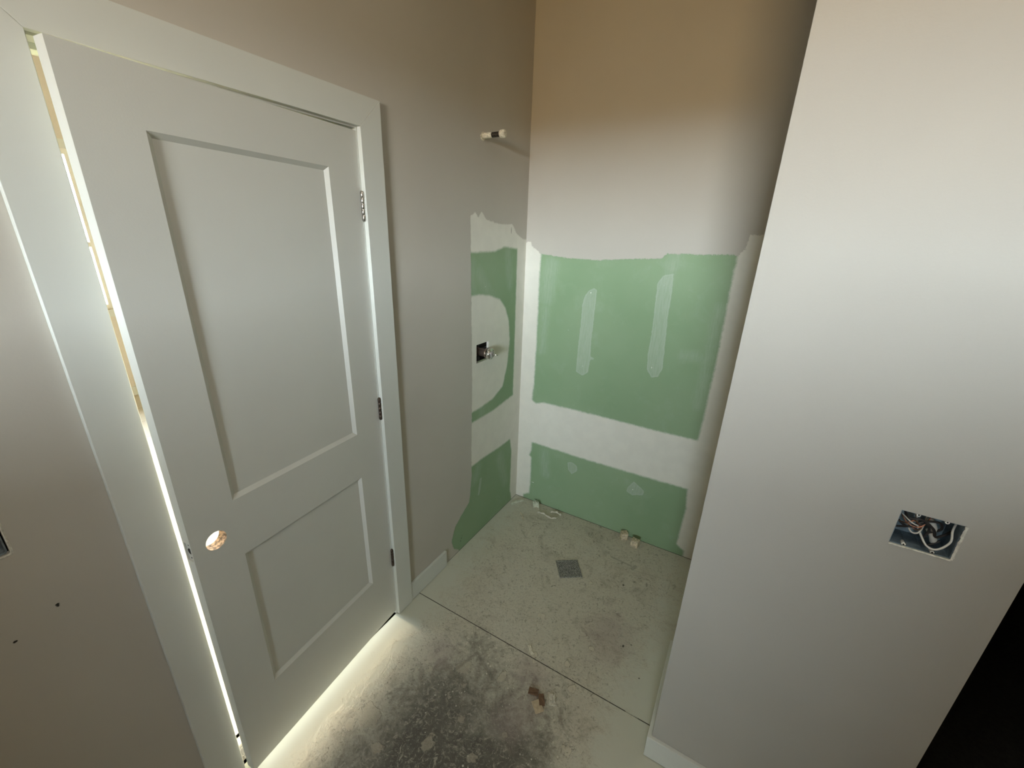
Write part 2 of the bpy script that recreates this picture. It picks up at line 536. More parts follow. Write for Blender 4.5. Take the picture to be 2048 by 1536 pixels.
neg = lambda U, V: np.full(U.shape, -1.0)
mx = lambda *a: np.maximum.reduce(a)
l_fields = {
    'raw': lambda U, V: sd_poly(U, V, L_RAW),
    'green': lambda U, V: mx(sd_poly(U, V, L_GREEN), sd_poly(U, V, L_GREEN2)),
    'streak': lambda U, V: mx(sd_seg(U, V, (1.61, .37), (1.59, .28), .010)),
    'faint': lambda U, V: mx(sd_seg(U, V, (1.58, 1.57), (1.64, 1.50), .030), sd_seg(U, V, (1.86, 1.66), (1.885, 1.50), .028), sd_seg(U, V, (1.60, .86), (1.62, .81), .02),
                              sd_seg(U, V, (1.82, .42), (1.90, .20), .035), sd_seg(U, V, (1.53, 1.62), (1.53, 1.50), .02), sd_seg(U, V, (1.58, .46), (1.55, .40), .03)),
    'dot': lambda U, V: mx(sd_disc(U, V, (1.641, 1.504), .0045), sd_disc(U, V, (1.607, .815), .004)),
    'pit_and_shade': lambda U, V: mx(np.where(U > 1.27, .0028-V, -1.0), sd_disc(U, V, (-.055, .943), .0050), sd_disc(U, V, (-.127, .908), .0040), sd_seg(U, V, (1.885, 1.80), (1.888, 1.765), .0022),  # first term paints contact shade along the wall base; discs are pits
                           sd_seg(U, V, (1.40, .05), (1.42, .09), .002), sd_disc(U, V, (1.53, .03), .004)),
}
b_fields = {
    'raw': lambda U, V: sd_poly(U, V, B_RAW),
    'green': lambda U, V: mx(sd_poly(U, V, B_GREEN), sd_poly(U, V, B_GREEN2)),
    'streak': lambda U, V: mx(sd_poly(U, V, [(.436, 1.498), (.452, 1.489), (.450, 1.36), (.448, 1.195), (.453, 1.104), (.446, 1.015), (.416, .989),
                                            (.373, 1.005), (.373, 1.145), (.377, 1.277), (.377, 1.396), (.387, 1.454), (.411, 1.485)]),
                              sd_seg(U, V, (.43, 1.11), (.468, 1.10), .006),
                              sd_poly(U, V, [(.788, 1.589), (.836, 1.602), (.842, 1.523), (.841, 1.392), (.848, 1.257), (.856, 1.116), (.84, 1.065),
                                             (.807, 1.055), (.778, 1.094), (.771, 1.188), (.775, 1.281), (.772, 1.418), (.766, 1.549)]),
                              sd_poly(U, V, [(.37, .385), (.40, .395), (.435, .38), (.44, .345), (.405, .31), (.38, .335)]),
                              sd_poly(U, V, [(.80, .395), (.865, .35), (.86, .325), (.80, .30), (.765, .315), (.77, .345)])),
    'faint': lambda U, V: mx(sd_seg(U, V, (.17, 1.60), (.15, 1.42), .045), sd_seg(U, V, (.15, 1.35), (.14, 1.10), .02), sd_seg(U, V, (.95, 1.20), (1.02, 1.21), .02),
                             sd_seg(U, V, (.84, 1.70), (.81, 1.55), .02), sd_seg(U, V, (1.07, 1.45), (1.06, .95), .02), sd_seg(U, V, (.20, .40), (.22, .25), .03)),
    'dot': lambda U, V: mx(*[sd_disc(U, V, c, .0048) for c in [(.420, 1.470), (.414, 1.047), (.797, 1.543), (.801, 1.108), (.303, 1.244), (.408, .357), (.798, .339)]],
                           sd_seg(U, V, (.10, .145), (.135, .149), .003), sd_disc(U, V, (.288, .193), .004)),
    'pit_and_shade': lambda U, V: mx(.0030-V, *[sd_disc(U, V, c, .0034) for c in [(.293, .026), (.338, .016), (.587, .027), (.75, .024), (.921, .028), (.386, 1.363)]]),  # dark line at the floor is painted contact shade, spots are pits
}

# ------------------------------------------------------------------ walls
VH = (1.562, 1.676, 1.108, 1.209)         # hole round the shower valve (y0, y1, z0, z1)
SH = (-.145, -.083, 1.109, 1.203)         # switch box hole on the door wall
DO = (JL-.020, JR+.020, 0.0, JT+.020)     # rough door opening
us = ulist(YF, NY1, [VH[0], VH[1], SH[0], SH[1], DO[0], DO[1]], (1.30, D), .0075)
us = sorted(set(us) | set(ulist(-.16, -.03, [], (-.16, -.03), .0035)[1:-1]) )
us = [u for u in us if u == us[0] or True]
vs_ = ulist(0, CEIL, [VH[2], VH[3], SH[2], SH[3], DO[3]], (.0, 1.90), .0075)
def clean(a, keep):
    out = []
    for v in sorted(a):
        if out and v-out[-1] < 6e-4:
            if v in keep: out[-1] = v
            continue
        out.append(v)
    return out
us = clean(us, {VH[0], VH[1], SH[0], SH[1], round(DO[0], 5), round(DO[1], 5)})
vs_ = clean(vs_, {VH[2], VH[3], SH[2], SH[3], round(DO[3], 5)})
rnd5 = lambda t: tuple(round(x, 5) for x in t)
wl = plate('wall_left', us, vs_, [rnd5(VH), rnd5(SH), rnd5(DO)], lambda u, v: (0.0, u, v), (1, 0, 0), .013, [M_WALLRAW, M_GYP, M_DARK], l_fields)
struct(wl)
wn = plate('wall_left_far_side', [NY0, round(DO[0], 5), round(DO[1], 5), NY1], [0, round(DO[3], 5), CEIL], [rnd5(DO)],
           lambda u, v: (-WT, u, v), (-1, 0, 0), .013, [M_CREAM, M_GYP, M_DARK])
struct(wn)
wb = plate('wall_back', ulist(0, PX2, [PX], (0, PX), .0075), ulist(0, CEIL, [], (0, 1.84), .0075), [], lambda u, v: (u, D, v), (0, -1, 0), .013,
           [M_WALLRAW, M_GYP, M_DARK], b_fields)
struct(wb)
BH = (1.576, 1.680, 1.122, 1.210)
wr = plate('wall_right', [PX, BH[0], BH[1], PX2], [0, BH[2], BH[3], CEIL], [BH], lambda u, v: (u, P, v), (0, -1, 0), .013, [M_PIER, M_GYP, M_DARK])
struct(wr)
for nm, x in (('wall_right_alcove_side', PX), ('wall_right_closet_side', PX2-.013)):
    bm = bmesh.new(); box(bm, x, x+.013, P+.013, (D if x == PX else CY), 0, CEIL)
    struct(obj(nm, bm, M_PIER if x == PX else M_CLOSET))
def wallbox(name, boxes, mat):
    bm = bmesh.new()
    for b in boxes: box(bm, *b)
    return struct(obj(name, bm, mat))
x0, x1, z0, z1 = RW
wallbox('wall_front', [(0, x0, YF-.12, YF, 0, CEIL), (x1, CX, YF-.12, YF, 0, CEIL), (x0, x1, YF-.12, YF, 0, z0), (x0, x1, YF-.12, YF, z1, CEIL)], M_WALL)
wallbox('wall_light_blocker', [(0, .80, -1.72, -1.60, 0, 1.58), (1.60, XE, -2.02, -1.90, 0, 1.74)], M_WALL)  # unseen low walls, added to keep window light off near lower surfaces
wallbox('wall_east', [(XE, XE+.1, YF, P, 0, CEIL)], M_WALL)
wallbox('wall_closet_front', [(2.50, CX, P, P+.1, 0, CEIL), (PX2, 2.50, P, P+.1, 2.06, CEIL)], M_WALL)
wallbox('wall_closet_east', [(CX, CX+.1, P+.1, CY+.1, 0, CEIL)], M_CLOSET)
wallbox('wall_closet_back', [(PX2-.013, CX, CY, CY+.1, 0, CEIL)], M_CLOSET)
y0, y1, z0, z1 = FW
g0, g1, g2, g3 = FG
wallbox('wall_far', [(FX-.12, FX, NY0, g0, 0, CEIL), (FX-.12, FX, g1, y0, 0, CEIL), (FX-.12, FX, g0, g1, 0, g2), (FX-.12, FX, g0, g1, g3, CEIL), (FX-.12, FX, y1, NY1, 0, CEIL), (FX-.12, FX, y0, y1, 0, z0), (FX-.12, FX, y0, y1, z1, CEIL)], M_CREAM)
wallbox('wall_far_south', [(FX-.12, -WT, NY0-.1, NY0, 0, CEIL)], M_CREAM)
wallbox('wall_far_north', [(FX-.12, -WT, NY1, NY1+.1, 0, CEIL)], M_CREAM)
wallbox('ceiling', [(FX-.12, CX+.1, YF-.12, CY+.15, CEIL, CEIL+.1)], M_CEIL)

t = empty('fill_light', (LAMP[0], LAMP[1], CEIL))  # made-up fixture body round the added overhead lamp
t['label'] = 'added unseen flat square fill light fixed to the ceiling between the door and the partition'; t['category'] = 'fill light'
bm = bmesh.new()
for b in ((-.24, .24, -.24, -.215), (-.24, .24, .215, .24), (-.24, -.215, -.215, .215), (.215, .24, -.215, .215)):
    box(bm, *b, -.038, -.0002)
obj('frame', bm, M_VINYL, t)
bm = bmesh.new(); box(bm, -.215, .215, -.215, .215, -.032, -.022)
obj('back_plate', bm, M_VINYL, t)

# ------------------------------------------------------------------ floor
SPL = [(.241, .505, .050, .8), (.205, .447, .024, 1), (.438, .847, .030, 1.2), (.614, 1.255, .022, .8), (.507, 1.236, .012, 1.6), (.881, 1.219, .014, 1),
       (.672, 1.056, .012, 1), (.692, 1.030, .016, .6), (.875, 1.010, .017, 1), (.812, 1.10, .014, 1.4), (.321, .76, .014, 1.3), (.489, .79, .010, 1),
       (.724, .722, .014, 1), (.559, .68, .016, .8), (.705, 1.80, .0055, 1), (.758, 1.786, .005, 1), (.730, 1.546, .0055, 1), (.742, 1.581, .005, 1.4),
       (.81, .931, .022, 1.4), (.35, .45, .02, 1), (.50, .55, .026, 1.3), (.66, .60, .018, 1), (.585, 1.475, .008, 1), (.94, .80, .022, 1.2), (.60, .90, .016, 1.5)]
def f_dirt(U, V):
    # trodden middle of the floor; the margins along the walls stayed cleaner
    a = np.clip((U-.05)/.22, 0, 1) * np.clip((1.13-U)/.22, 0, 1)
    far = np.clip((V-1.05)/.5, 0, 1)
    m = a*(1-far) + np.clip((U+.05)/.25, 0, 1)*np.clip((1.30-U)/.28, 0, 1)*far
    low = np.clip((1.12-V)/.60, 0, 1)
    m2 = m*(.46 + .66*low*np.clip((U-.12)/.30, 0, 1)*np.clip((1.10-U)/.30, 0, 1))
    edge = np.clip((.12-V)/.55, 0, 1) + np.clip((U-1.25)/.5, 0, 1)*(V < P)
    edge = np.clip(edge, 0, 1)
    return m2*(1-edge) + 1.3*edge
GX1, GY0 = 1.78, -.50
rects = [(FX-.12, -.0, YF-.12, CY+.15), (0, CX+.1, YF-.12, GY0), (0, GX1, D, CY+.15), (GX1, CX+.1, GY0, CY+.15)]
gx = np.linspace(0, GX1, 396); gy = np.linspace(GY0, D, 569)
GX, GY = np.meshgrid(gx, gy, indexing='ij')
nx, ny = GX.shape
verts = np.stack([GX.ravel(), GY.ravel(), np.zeros(GX.size)], 1).tolist()
faces = [(i*ny+j, (i+1)*ny+j, (i+1)*ny+j+1, i*ny+j+1) for i in range(nx-1) for j in range(ny-1)]
mi = [0]*len(faces)
for (a, b, c, d) in rects:
    n0 = len(verts)
    verts += [(a, c, 0), (b, c, 0), (b, d, 0), (a, d, 0)]
    faces.append((n0, n0+1, n0+2, n0+3)); mi.append(0)
me = bpy.data.meshes.new('floor')
me.from_pydata(verts, [], faces)
me.materials.append(M_FLOOR)
def put(an, fn, rest=-1.0):
    arr = np.full(len(verts), rest, dtype=np.float32)
    arr[:GX.size] = fn(GX, GY).ravel().clip(-1, 2)
    me.attributes.new(an, 'FLOAT', 'POINT').data.foreach_set('value', arr)
put('dirt', f_dirt, 1.3)
put('splat', lambda U, V: mx(*[sd_disc(U, V, (s[0], s[1]), s[2], s[3]) for s in SPL]))
put('stain', lambda U, V: mx(sd_disc(U, V, (.70, .98), .09, .8), sd_disc(U, V, (.93, 1.33), .10, 1.5), sd_disc(U, V, (.30, .85), .06), sd_disc(U, V, (.72, .80), .07, 1.2)))
put('scratch', lambda U, V: mx(sd_seg(U, V, (.80, 1.79), (.95, 1.80), .0020), sd_seg(U, V, (.95, 1.80), (1.115, 1.83), .0018), sd_seg(U, V, (1.115, 1.83), (1.11, 1.72), .0012),
                               sd_seg(U, V, (.78, 1.83), (.90, 1.82), .006), sd_seg(U, V, (.91, 1.80), (.92, 1.83), .010), sd_seg(U, V, (.45, .93), (.41, .80), .007),
                               sd_seg(U, V, (.45, .93), (.60, .86), .008), sd_seg(U, V, (.60, .86), (.66, .76), .007), sd_seg(U, V, (.22, 1.75), (.28, 1.70), .004),
                               sd_seg(U, V, (.43, .73), (.50, .62), .012), sd_seg(U, V, (.76, .62), (.80, .70), .011)))
put('pit_and_shade', lambda U, V: mx(sd_disc(U, V, (1.10, 1.20), .004), sd_disc(U, V, (1.03, 1.335), .004), sd_disc(U, V, (1.00, 1.31), .005, 1.6), sd_disc(U, V, (.90, 1.66), .006)))
me.update()
fo = bpy.data.objects.new('floor', me); COL.objects.link(fo); struct(fo)
bm = bmesh.new(); box(bm, PX2, CX, P+.015, CY, 0.0, .006)
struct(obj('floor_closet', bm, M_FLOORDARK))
bm = bmesh.new(); box(bm, -60, FX-.3, -40, 40, -.45, -.40)
struct(obj('ground', bm, M_LAWN))

# ------------------------------------------------------------------ door frame
def jamb_bm():
    bm = bmesh.new()
    a, b = -WT-.001, 0.0
    for (ya, yb, za, zb) in ((JL-.0195, JL, 0, JT+.0195), (JR, JR+.0195, 0, JT+.0195), (JL, JR, JT, JT+.0195)):
        box(bm, a, b, ya, yb, za, zb)
    return bm
struct(obj('trim_1', jamb_bm(), M_TRIM, bevel=.0008))
bm = bmesh.new()                                   # door stops
box(bm, -.080, -.042, JL, JL+.011, 0, JT); box(bm, -.080, -.042, JR-.011, JR, 0, JT); box(bm, -.080, -.042, JL+.011, JR-.011, JT-.011, JT)
struct(obj('trim_2', bm, M_TRIM, bevel=.001))
def prism_yz(bm, pts, xa, xb):
    A = [bm.verts.new((xa, y, z)) for y, z in pts]; B = [bm.verts.new((xb, y, z)) for y, z in pts]
    bm.faces.new(A); bm.faces.new(list(reversed(B)))
    for i in range(len(pts)):
        j = (i+1) % len(pts)
        bm.faces.new([A[i], B[i], B[j], A[j]])
for nm, pts in (('trim_3', [(YR, .003), (YR+CW, .003), (YR+CW, HC+CW), (YR, HC)]),
                ('trim_4', [(YL-.0914, .003), (YL, .003), (YL, HC), (YL-.0914, HC+CW)]),
                ('trim_5', [(YL, HC), (YR, HC), (YR+CW, HC+CW), (YL-.0914, HC+CW)])):
    bm = bmesh.new(); prism_yz(bm, pts, .0002, .018)
    struct(obj(nm, bm, M_TRIM, bevel=.0012))
for nm, pts in (('trim_6', [(YR, .003), (YR+CW, .003), (YR+CW, HC+CW), (YR, HC)]), ('trim_7', [(YL-.09, .003), (YL, .003), (YL, HC), (YL-.09, HC+CW)]),
                ('trim_8', [(YL, HC), (YR, HC), (YR+CW, HC+CW), (YL-.09, HC+CW)])):
    bm = bmesh.new(); prism_yz(bm, pts, -WT-.018, -WT-.0002)
    struct(obj(nm, bm, M_TRIM))

# ------------------------------------------------------------------ door leaf
TH, DWID, DH, GAP = 0.0878, 0.7108, 2.032, 0.020
DT = .035
door = empty('door_1', (0.0, YR-.006, GAP), TH)
struct(door)
def Y(d): return -d
S, TRL, LR1, LR2, BR = .1225, .1201, .8181, 1.0043, .2804
HB, HZ, HR = .0605, .914, .0270
def slab():
    bm = bmesh.new()
    pan = [(S, DWID-S, LR2, DH-TRL), (S, DWID-S, BR, LR1)]
    hs = .034
    hc = DWID-HB
    for side, X, sg in ((0, 0.0, 1), (1, -DT, -1)):
        ds = sorted({.0, S, DWID-S, hc-hs, hc+hs, DWID})
        zs = sorted({0.0, BR, LR1, LR2, DH-TRL, DH, HZ-hs, HZ+hs})
        vv = {}
        def v(d, z, x=X):
            key = (round(d, 5), round(z, 5), round(x, 5))
            if key not in vv: vv[key] = bm.verts.new((x, Y(d), z))
            return vv[key]
        for i in range(len(ds)-1):
            for j in range(len(zs)-1):
                cd, cz = (ds[i]+ds[i+1])/2, (zs[j]+zs[j+1])/2
                if any(a < cd < b and c < cz < e for a, b, c, e in pan): continue
                if abs(cd-hc) < hs and abs(cz-HZ) < hs: continue
                bm.faces.new([v(ds[i], zs[j]), v(ds[i+1], zs[j]), v(ds[i+1], zs[j+1]), v(ds[i], zs[j+1])])
        for a, b, c, e in pan:
            w, dp = .012, .0095*sg
            # boundary verts of the recess along the grid lines
            out = [(a, c), (b, c), (b, e), (a, e)]
            inn = [(a+w, c+w), (b-w, c+w), (b-w, e-w), (a+w, e-w)]
            I = [bm.verts.new((X-dp, Y(d), z)) for d, z in inn]
            for q in range(4):
                p0, p1 = out[q], out[(q+1) % 4]
                bm.faces.new([v(*p0), v(*p1), I[(q+1) % 4], I[q]])
            bm.faces.new(I)
        # square to circle round the bore
        N = 40
        ring = []
        sq = []
        for q in range(N):
            t = 2*math.pi*q/N + math.pi/4
            c_, s_ = math.cos(t), math.sin(t)
            ring.append(bm.verts.new((X, Y(hc+HR*c_), HZ+HR*s_)))
            m = max(abs(c_), abs(s_))
            sd, sz = hc+hs*c_/m, HZ+hs*s_/m
            sq.append(v(sd, sz))
        for q in range(N):
            bm.faces.new([ring[q], ring[(q+1) % N], sq[(q+1) % N], sq[q]])
    return bm
bm = slab()
def rect(bm, pts): bm.faces.new([bm.verts.new(p) for p in pts])
for pts in ([(0, 0, 0), (-DT, 0, 0), (-DT, 0, DH), (0, 0, DH)], [(0, 0, 0), (0, Y(DWID), 0), (-DT, Y(DWID), 0), (-DT, 0, 0)],
            [(0, 0, DH), (-DT, 0, DH), (-DT, Y(DWID), DH), (0, Y(DWID), DH)]):
    rect(bm, pts)
# latch edge with the mortise for the latch plate left open
yE = Y(DWID)
mz0, mz1, mx0, mx1 = HZ-.0285, HZ+.0285, -DT/2-.0125, -DT/2+.0125
xs = [0, mx1, mx0, -DT]; zs = [0, mz0, mz1, DH]
for i in range(3):
    for j in range(3):
        if i == 1 and j == 1: continue
        rect(bm, [(xs[i], yE, zs[j]), (xs[i+1], yE, zs[j]), (xs[i+1], yE, zs[j+1]), (xs[i], yE, zs[j+1])])
for pts in ([(mx0, mz0), (mx1, mz0)], [(mx1, mz0), (mx1, mz1)], [(mx1, mz1), (mx0, mz1)], [(mx0, mz1), (mx0, mz0)]):
    (a, b), (c, d) = pts
    rect(bm, [(a, yE, b), (c, yE, d), (c, yE+.004, d), (a, yE+.004, b)])
rect(bm, [(mx0, yE+.004, mz0), (mx1, yE+.004, mz0), (mx1, yE+.004, mz1), (mx0, yE+.004, mz1)])
bmesh.ops.remove_doubles(bm, verts=bm.verts, dist=1e-5)
obj('slab', bm, M_DOOR, door)
# bore: raw wood tube
bm = bmesh.new()
N = 40
A, B = [], []
for q in range(N):
    t = 2*math.pi*q/N
    A.append(bm.verts.new((0, Y(DWID-HB)+HR*math.cos(t), HZ+HR*math.sin(t))))
    B.append(bm.verts.new((-DT, Y(DWID-HB)+HR*math.cos(t), HZ+HR*math.sin(t))))
for q in range(N):
    f = bm.faces.new([A[q], A[(q+1) % N], B[(q+1) % N], B[q]]); f.smooth = True
o = obj('knob_bore', bm, M_WOODRAW, door); o['label'] = 'round hole of raw wood cut for the knob'
bm = bmesh.new()
tube(bm, [(-DT/2, yE+.0039, HZ), (-DT/2, yE+.0036, HZ)], .0095, 20)
tube(bm, [(-DT/2, yE+.0039, HZ+.021), (-DT/2, yE+.0034, HZ+.021)], .0022, 10)
tube(bm, [(-DT/2, yE+.0039, HZ-.021), (-DT/2, yE+.0034, HZ-.021)], .0022, 10)
o = obj('latch_bore', bm, M_DARK, door); o['label'] = 'dark latch hole in the door edge'

# hinges: knuckles stand proud of the door face at the jamb
M_STEEL_SHADED = simple('shaded nickel', (.075, .055, .042), .42, .75, nscale=140, namt=.4)  # same nickel; dark reflections on the lower hinges are put into the colour
def hinge(zc, M_STEEL, lb=None):
    e = empty('hinge', (0.0, YR-.006, zc))
    e.parent = door
    e.location = (0.0045, .0025, zc-GAP)
    bm = bmesh.new()
    H = .089
    kn = 5
    for i in range(kn):
        a = -H/2 + H*i/kn + .0006
        b = -H/2 + H*(i+1)/kn - .0006
        tube(bm, [(0, 0, a), (0, 0, a+.0006), (0, 0, b-.0006), (0, 0, b)], 0, 16, radii=[.0056, .0062, .0062, .0056])
    obj('knuckle', bm, M_STEEL, e)
    bm = bmesh.new()
    tube(bm, [(0, 0, -H/2-.0035), (0, 0, -H/2-.002), (0, 0, H/2+.002), (0, 0, H/2+.0035)], 0, 14, radii=[.003, .0052, .0052, .003])
    obj('pin', bm, M_STEEL, e)
    bm = bmesh.new()
    box(bm, -.036, .0, -.0030, -.0012, -H/2, H/2)
    obj('leaf', bm, M_STEEL, e)
    bm = bmesh.new()
    box(bm, -.036, .0, .0010, .0028, -H/2, H/2)
    obj('leaf', bm, M_STEEL, e)
    return e
for zc, hm, lb in ((1.829, M_STEEL, 'shiny top hinge'), (1.086, M_STEEL_SHADED, 'dark middle hinge'), (.342, M_STEEL_SHADED, 'dark bottom hinge')):
    hinge(zc, hm)['label'] = lb

# ------------------------------------------------------------------ baseboards
bm = bmesh.new(); box(bm, .0002, .014, YR+CW+.001, 1.262, .003, .102)
struct(obj('baseboard_left', bm, M_TRIM, bevel=.0015))
bm = bmesh.new()
pl = [(PX2, P-.0002), (PX2, P-.014), (PX-.014, P-.014), (PX-.014, 1.365), (PX-.0002, 1.365), (PX-.0002, P-.0002)]
A = [bm.verts.new((x, y, .003)) for x, y in pl]; B = [bm.verts.new((x, y, .102)) for x, y in pl]
bm.faces.new(list(reversed(A))); bm.faces.new(B)
for i in range(len(pl)):
    j = (i+1) % len(pl); bm.faces.new([A[i], A[j], B[j], B[i]])
struct(obj('baseboard_right', bm, M_TRIM, bevel=.0015))
bm = bmesh.new(); box(bm, FX+.0002, FX+.014, FG[1]+.071, NY1, .003, .10)
struct(obj('baseboard_far', bm, M_TRIM))

# ------------------------------------------------------------------ windows
def window(name, ax, pos, u0, u1, z0, z1, sg, meet):
    root = struct(empty(name, (0, 0, 0)))
    def bx(bm, ua, ub, za, zb, da, db):
        a, b = sorted((pos+sg*da, pos+sg*db))
        if ax == 0: box(bm, a, b, ua, ub, za, zb)
        else: box(bm, ua, ub, a, b, za, zb)
    bm = bmesh.new()
    f = .045
    for r in ((u0, u0+f, z0, z1), (u1-f, u1, z0, z1), (u0+f, u1-f, z0, z0+f), (u0+f, u1-f, z1-f, z1)):
        bx(bm, *r, -.10, -.03)
    if meet: bx(bm, u0+f, u1-f, meet-.022, meet+.022, -.09, -.04)
    obj('window_frame', bm, M_VINYL, root)
    bm = bmesh.new(); bx(bm, u0+f, u1-f, z0+f, z1-f, -.070, -.066)
    obj('pane', bm, M_GLASS, root)
    bm = bmesh.new()
    c = .07
    bx(bm, u0-c, u0, z0-c, z1+c, .0002, .016); bx(bm, u1, u1+c, z0-c, z1+c, .0002, .016)
    bx(bm, u0, u1, z1, z1+c, .0002, .016); bx(bm, u0, u1, z0-c, z0, .0002, .016)
    obj('window_casing', bm, M_TRIM, root)
    return root
window('window_1', 1, YF, RW[0], RW[1], RW[2], RW[3], 1, None)
window('window_2', 0, FX, FW[0], FW[1], FW[2], FW[3], 1, 1.55)
window('window_added', 0, FX, FG[0], FG[1], FG[2], FG[3], 1, None)  # invented opening, out of view, lets light in at floor level

# ------------------------------------------------------------------ shower arm stub (z 2.175, sticks out of the wall)
t = thing(empty('pipe_stub', (0.0, 1.610, 2.175)), 'short capped pipe stub sticking out of the painted wall high above the shower valve', 'pipe')
bm = bmesh.new()
lathe_x(bm, [(-.05, .0105), (.002, .0105), (.004, .0118), (.034, .0120), (.046, .0112), (.050, .0104)], (0, 0, 0), 22)
o = obj('pipe', bm, M_TAPE, t); o['label'] = 'end of the pipe crusted with cream compound'
bm = bmesh.new()
pr = [(.048, .0100)]
x = .050
while x < .092:
    pr += [(x, .0110), (x+.0018, .0093), (x+.0026, .0093)]; x += .0044
pr += [(.093, .0100)]
lathe_x(bm, pr, (0, 0, 0), 22)
o = obj('threads', bm, simple('dark pipe threads', (.06, .052, .04), .5, .6, nscale=260, namt=.9), t); o['label'] = 'dark threaded section'
bm = bmesh.new()
lathe_x(bm, [(.091, .0115), (.093, .0155), (.098, .0165), (.112, .0165), (.116, .0150), (.118, .010)], (0, 0, 0), 26)
obj('pipe_cap', bm, M_TAPE, t, bevel=.0)
bm = bmesh.new()     # ragged cut collar at the wall
ring = []
for q in range(22):
    a = 2*math.pi*q/22
    r = .0165 + random.uniform(-.002, .004) + (.007 if 2.9 < a < 4.4 else 0)
    ring.append((r*math.cos(a), r*math.sin(a)))
A = [bm.verts.new((.0006, y, z)) for y, z in ring]; B = [bm.verts.new((.0022, y*.82, z*.82)) for y, z in ring]; Cc = [bm.verts.new((.0012, y/math.hypot(y, z)*.0108, z/math.hypot(y, z)*.0108)) for y, z in ring]
for q in range(22):
    j = (q+1) % 22
    bm.faces.new([A[q], A[j], B[j], B[q]]); bm.faces.new([B[q], B[j], Cc[j], Cc[q]])
obj('collar', bm, M_TAPE, t)

# ------------------------------------------------------------------ shower valve in its square hole
t = thing(empty('shower_valve', (0.0, 1.628, 1.155)), 'round brass and chrome shower valve poking out of a square hole in the wall', 'valve')
bm = bmesh.new()
lathe_x(bm, [(-.060, .024), (-.040, .024), (-.030, .0215), (.010, .0215), (.014, .0255), (.030, .0255)], (0, 0, 0), 30)
o = obj('valve_body', bm, M_BRASS, t); o['label'] = 'brownish metal barrel'
bm = bmesh.new()
lathe_x(bm, [(.028, .0280), (.031, .0305), (.046, .0305), (.051, .0290), (.053, .026), (.054, .022), (.048, .0195)], (0, 0, 0), 30)
obj('bonnet_nut', bm, M_CHROME, t)
bm = bmesh.new()
lathe_x(bm, [(.044, .0175), (.060, .0170), (.062, .014)], (0, 0, 0), 24)
box(bm, .056, .064, -.015, .015, -.002, .002)
obj('cartridge', bm, M_CLEAR, t)
bm = bmesh.new()
lathe_x(bm, [(.055, .006), (.072, .006), (.076, .004), (.090, .0035)], (0, 0, 0), 14)
obj('stem', bm, M_CHROME, t)
for a in (.6, 2.7, 4.1, 5.6):
    bm = bmesh.new()
    lathe_x(bm, [(.049, .0035), (.053, .0035), (.054, .0025)], (0, .0245*math.cos(a), .0245*math.sin(a)), 10)
    obj('screw', bm, M_STEEL, t)
bm = bmesh.new()
tube(bm, [(-.04, 0, -.028), (-.04, 0, -.09)], .011, 14); tube(bm, [(-.04, 0, .028), (-.04, 0, .12)], .009, 14)
tube(bm, [(-.04, -.028, 0), (-.04, -.10, 0)], .011, 14); tube(bm, [(-.04, .028, 0), (-.04, .10, 0)], .011, 14)
obj('supply_pipe', bm, M_DARK, t)  # pipes coloured near-black to match the shade in the hole
bm = bmesh.new()
box(bm, -.012, -.004, -.050, .046, -.046, -.040)
o = obj('bracket', bm, M_STEEL, t)
# stud and blocking with the cavity shade put into their colour
bm = bmesh.new(); box(bm, -WT+.0135, -.075, 1.50, 1.75, .95, 1.40)
struct(obj('wall_left_blocking', bm, M_DARK))

# ------------------------------------------------------------------ double box in the partition
cx_, cz_ = (BH[0]+BH[1])/2, (BH[2]+BH[3])/2
t = thing(empty('junction_box', (cx_, P, cz_)), 'open double electrical box full of loose wires recessed in the bright right-hand wall', 'electrical box')
hw, hh, dp = .0515, .0435, .070
bm = bmesh.new()
w_ = .002
box(bm, -hw, hw, dp-w_, dp, -hh, hh)
box(bm, -hw, hw, .004, dp-w_, -hh, -hh+w_); box(bm, -hw, hw, .004, dp-w_, hh-w_, hh)
box(bm, -hw, -hw+w_, .004, dp-w_, -hh+w_, hh-w_); box(bm, hw-w_, hw, .004, dp-w_, -hh+w_, hh-w_)
for a in (-.020, .005, .030):                 # pressed ribs on the bottom plate
    box(bm, a, a+.0012, .010, dp-.004, -hh+w_, -hh+w_+.0012)
obj('box_shell', bm, M_GALV, t)
for a, b in ((-.026, -1), (.022, -1), (-.022, 1), (.024, 1)):
    bm = bmesh.new()
    z_ = b*(hh-.0035)
    tube(bm, [(a, .004, z_), (a, .0055, z_), (a, .016, z_)], .0038, 12)
    tube(bm, [(a, .0034, z_), (a, .0039, z_)], .0016, 8, mat=1)
    obj('screw_tab', bm, [M_VINYL, M_DARK], t)
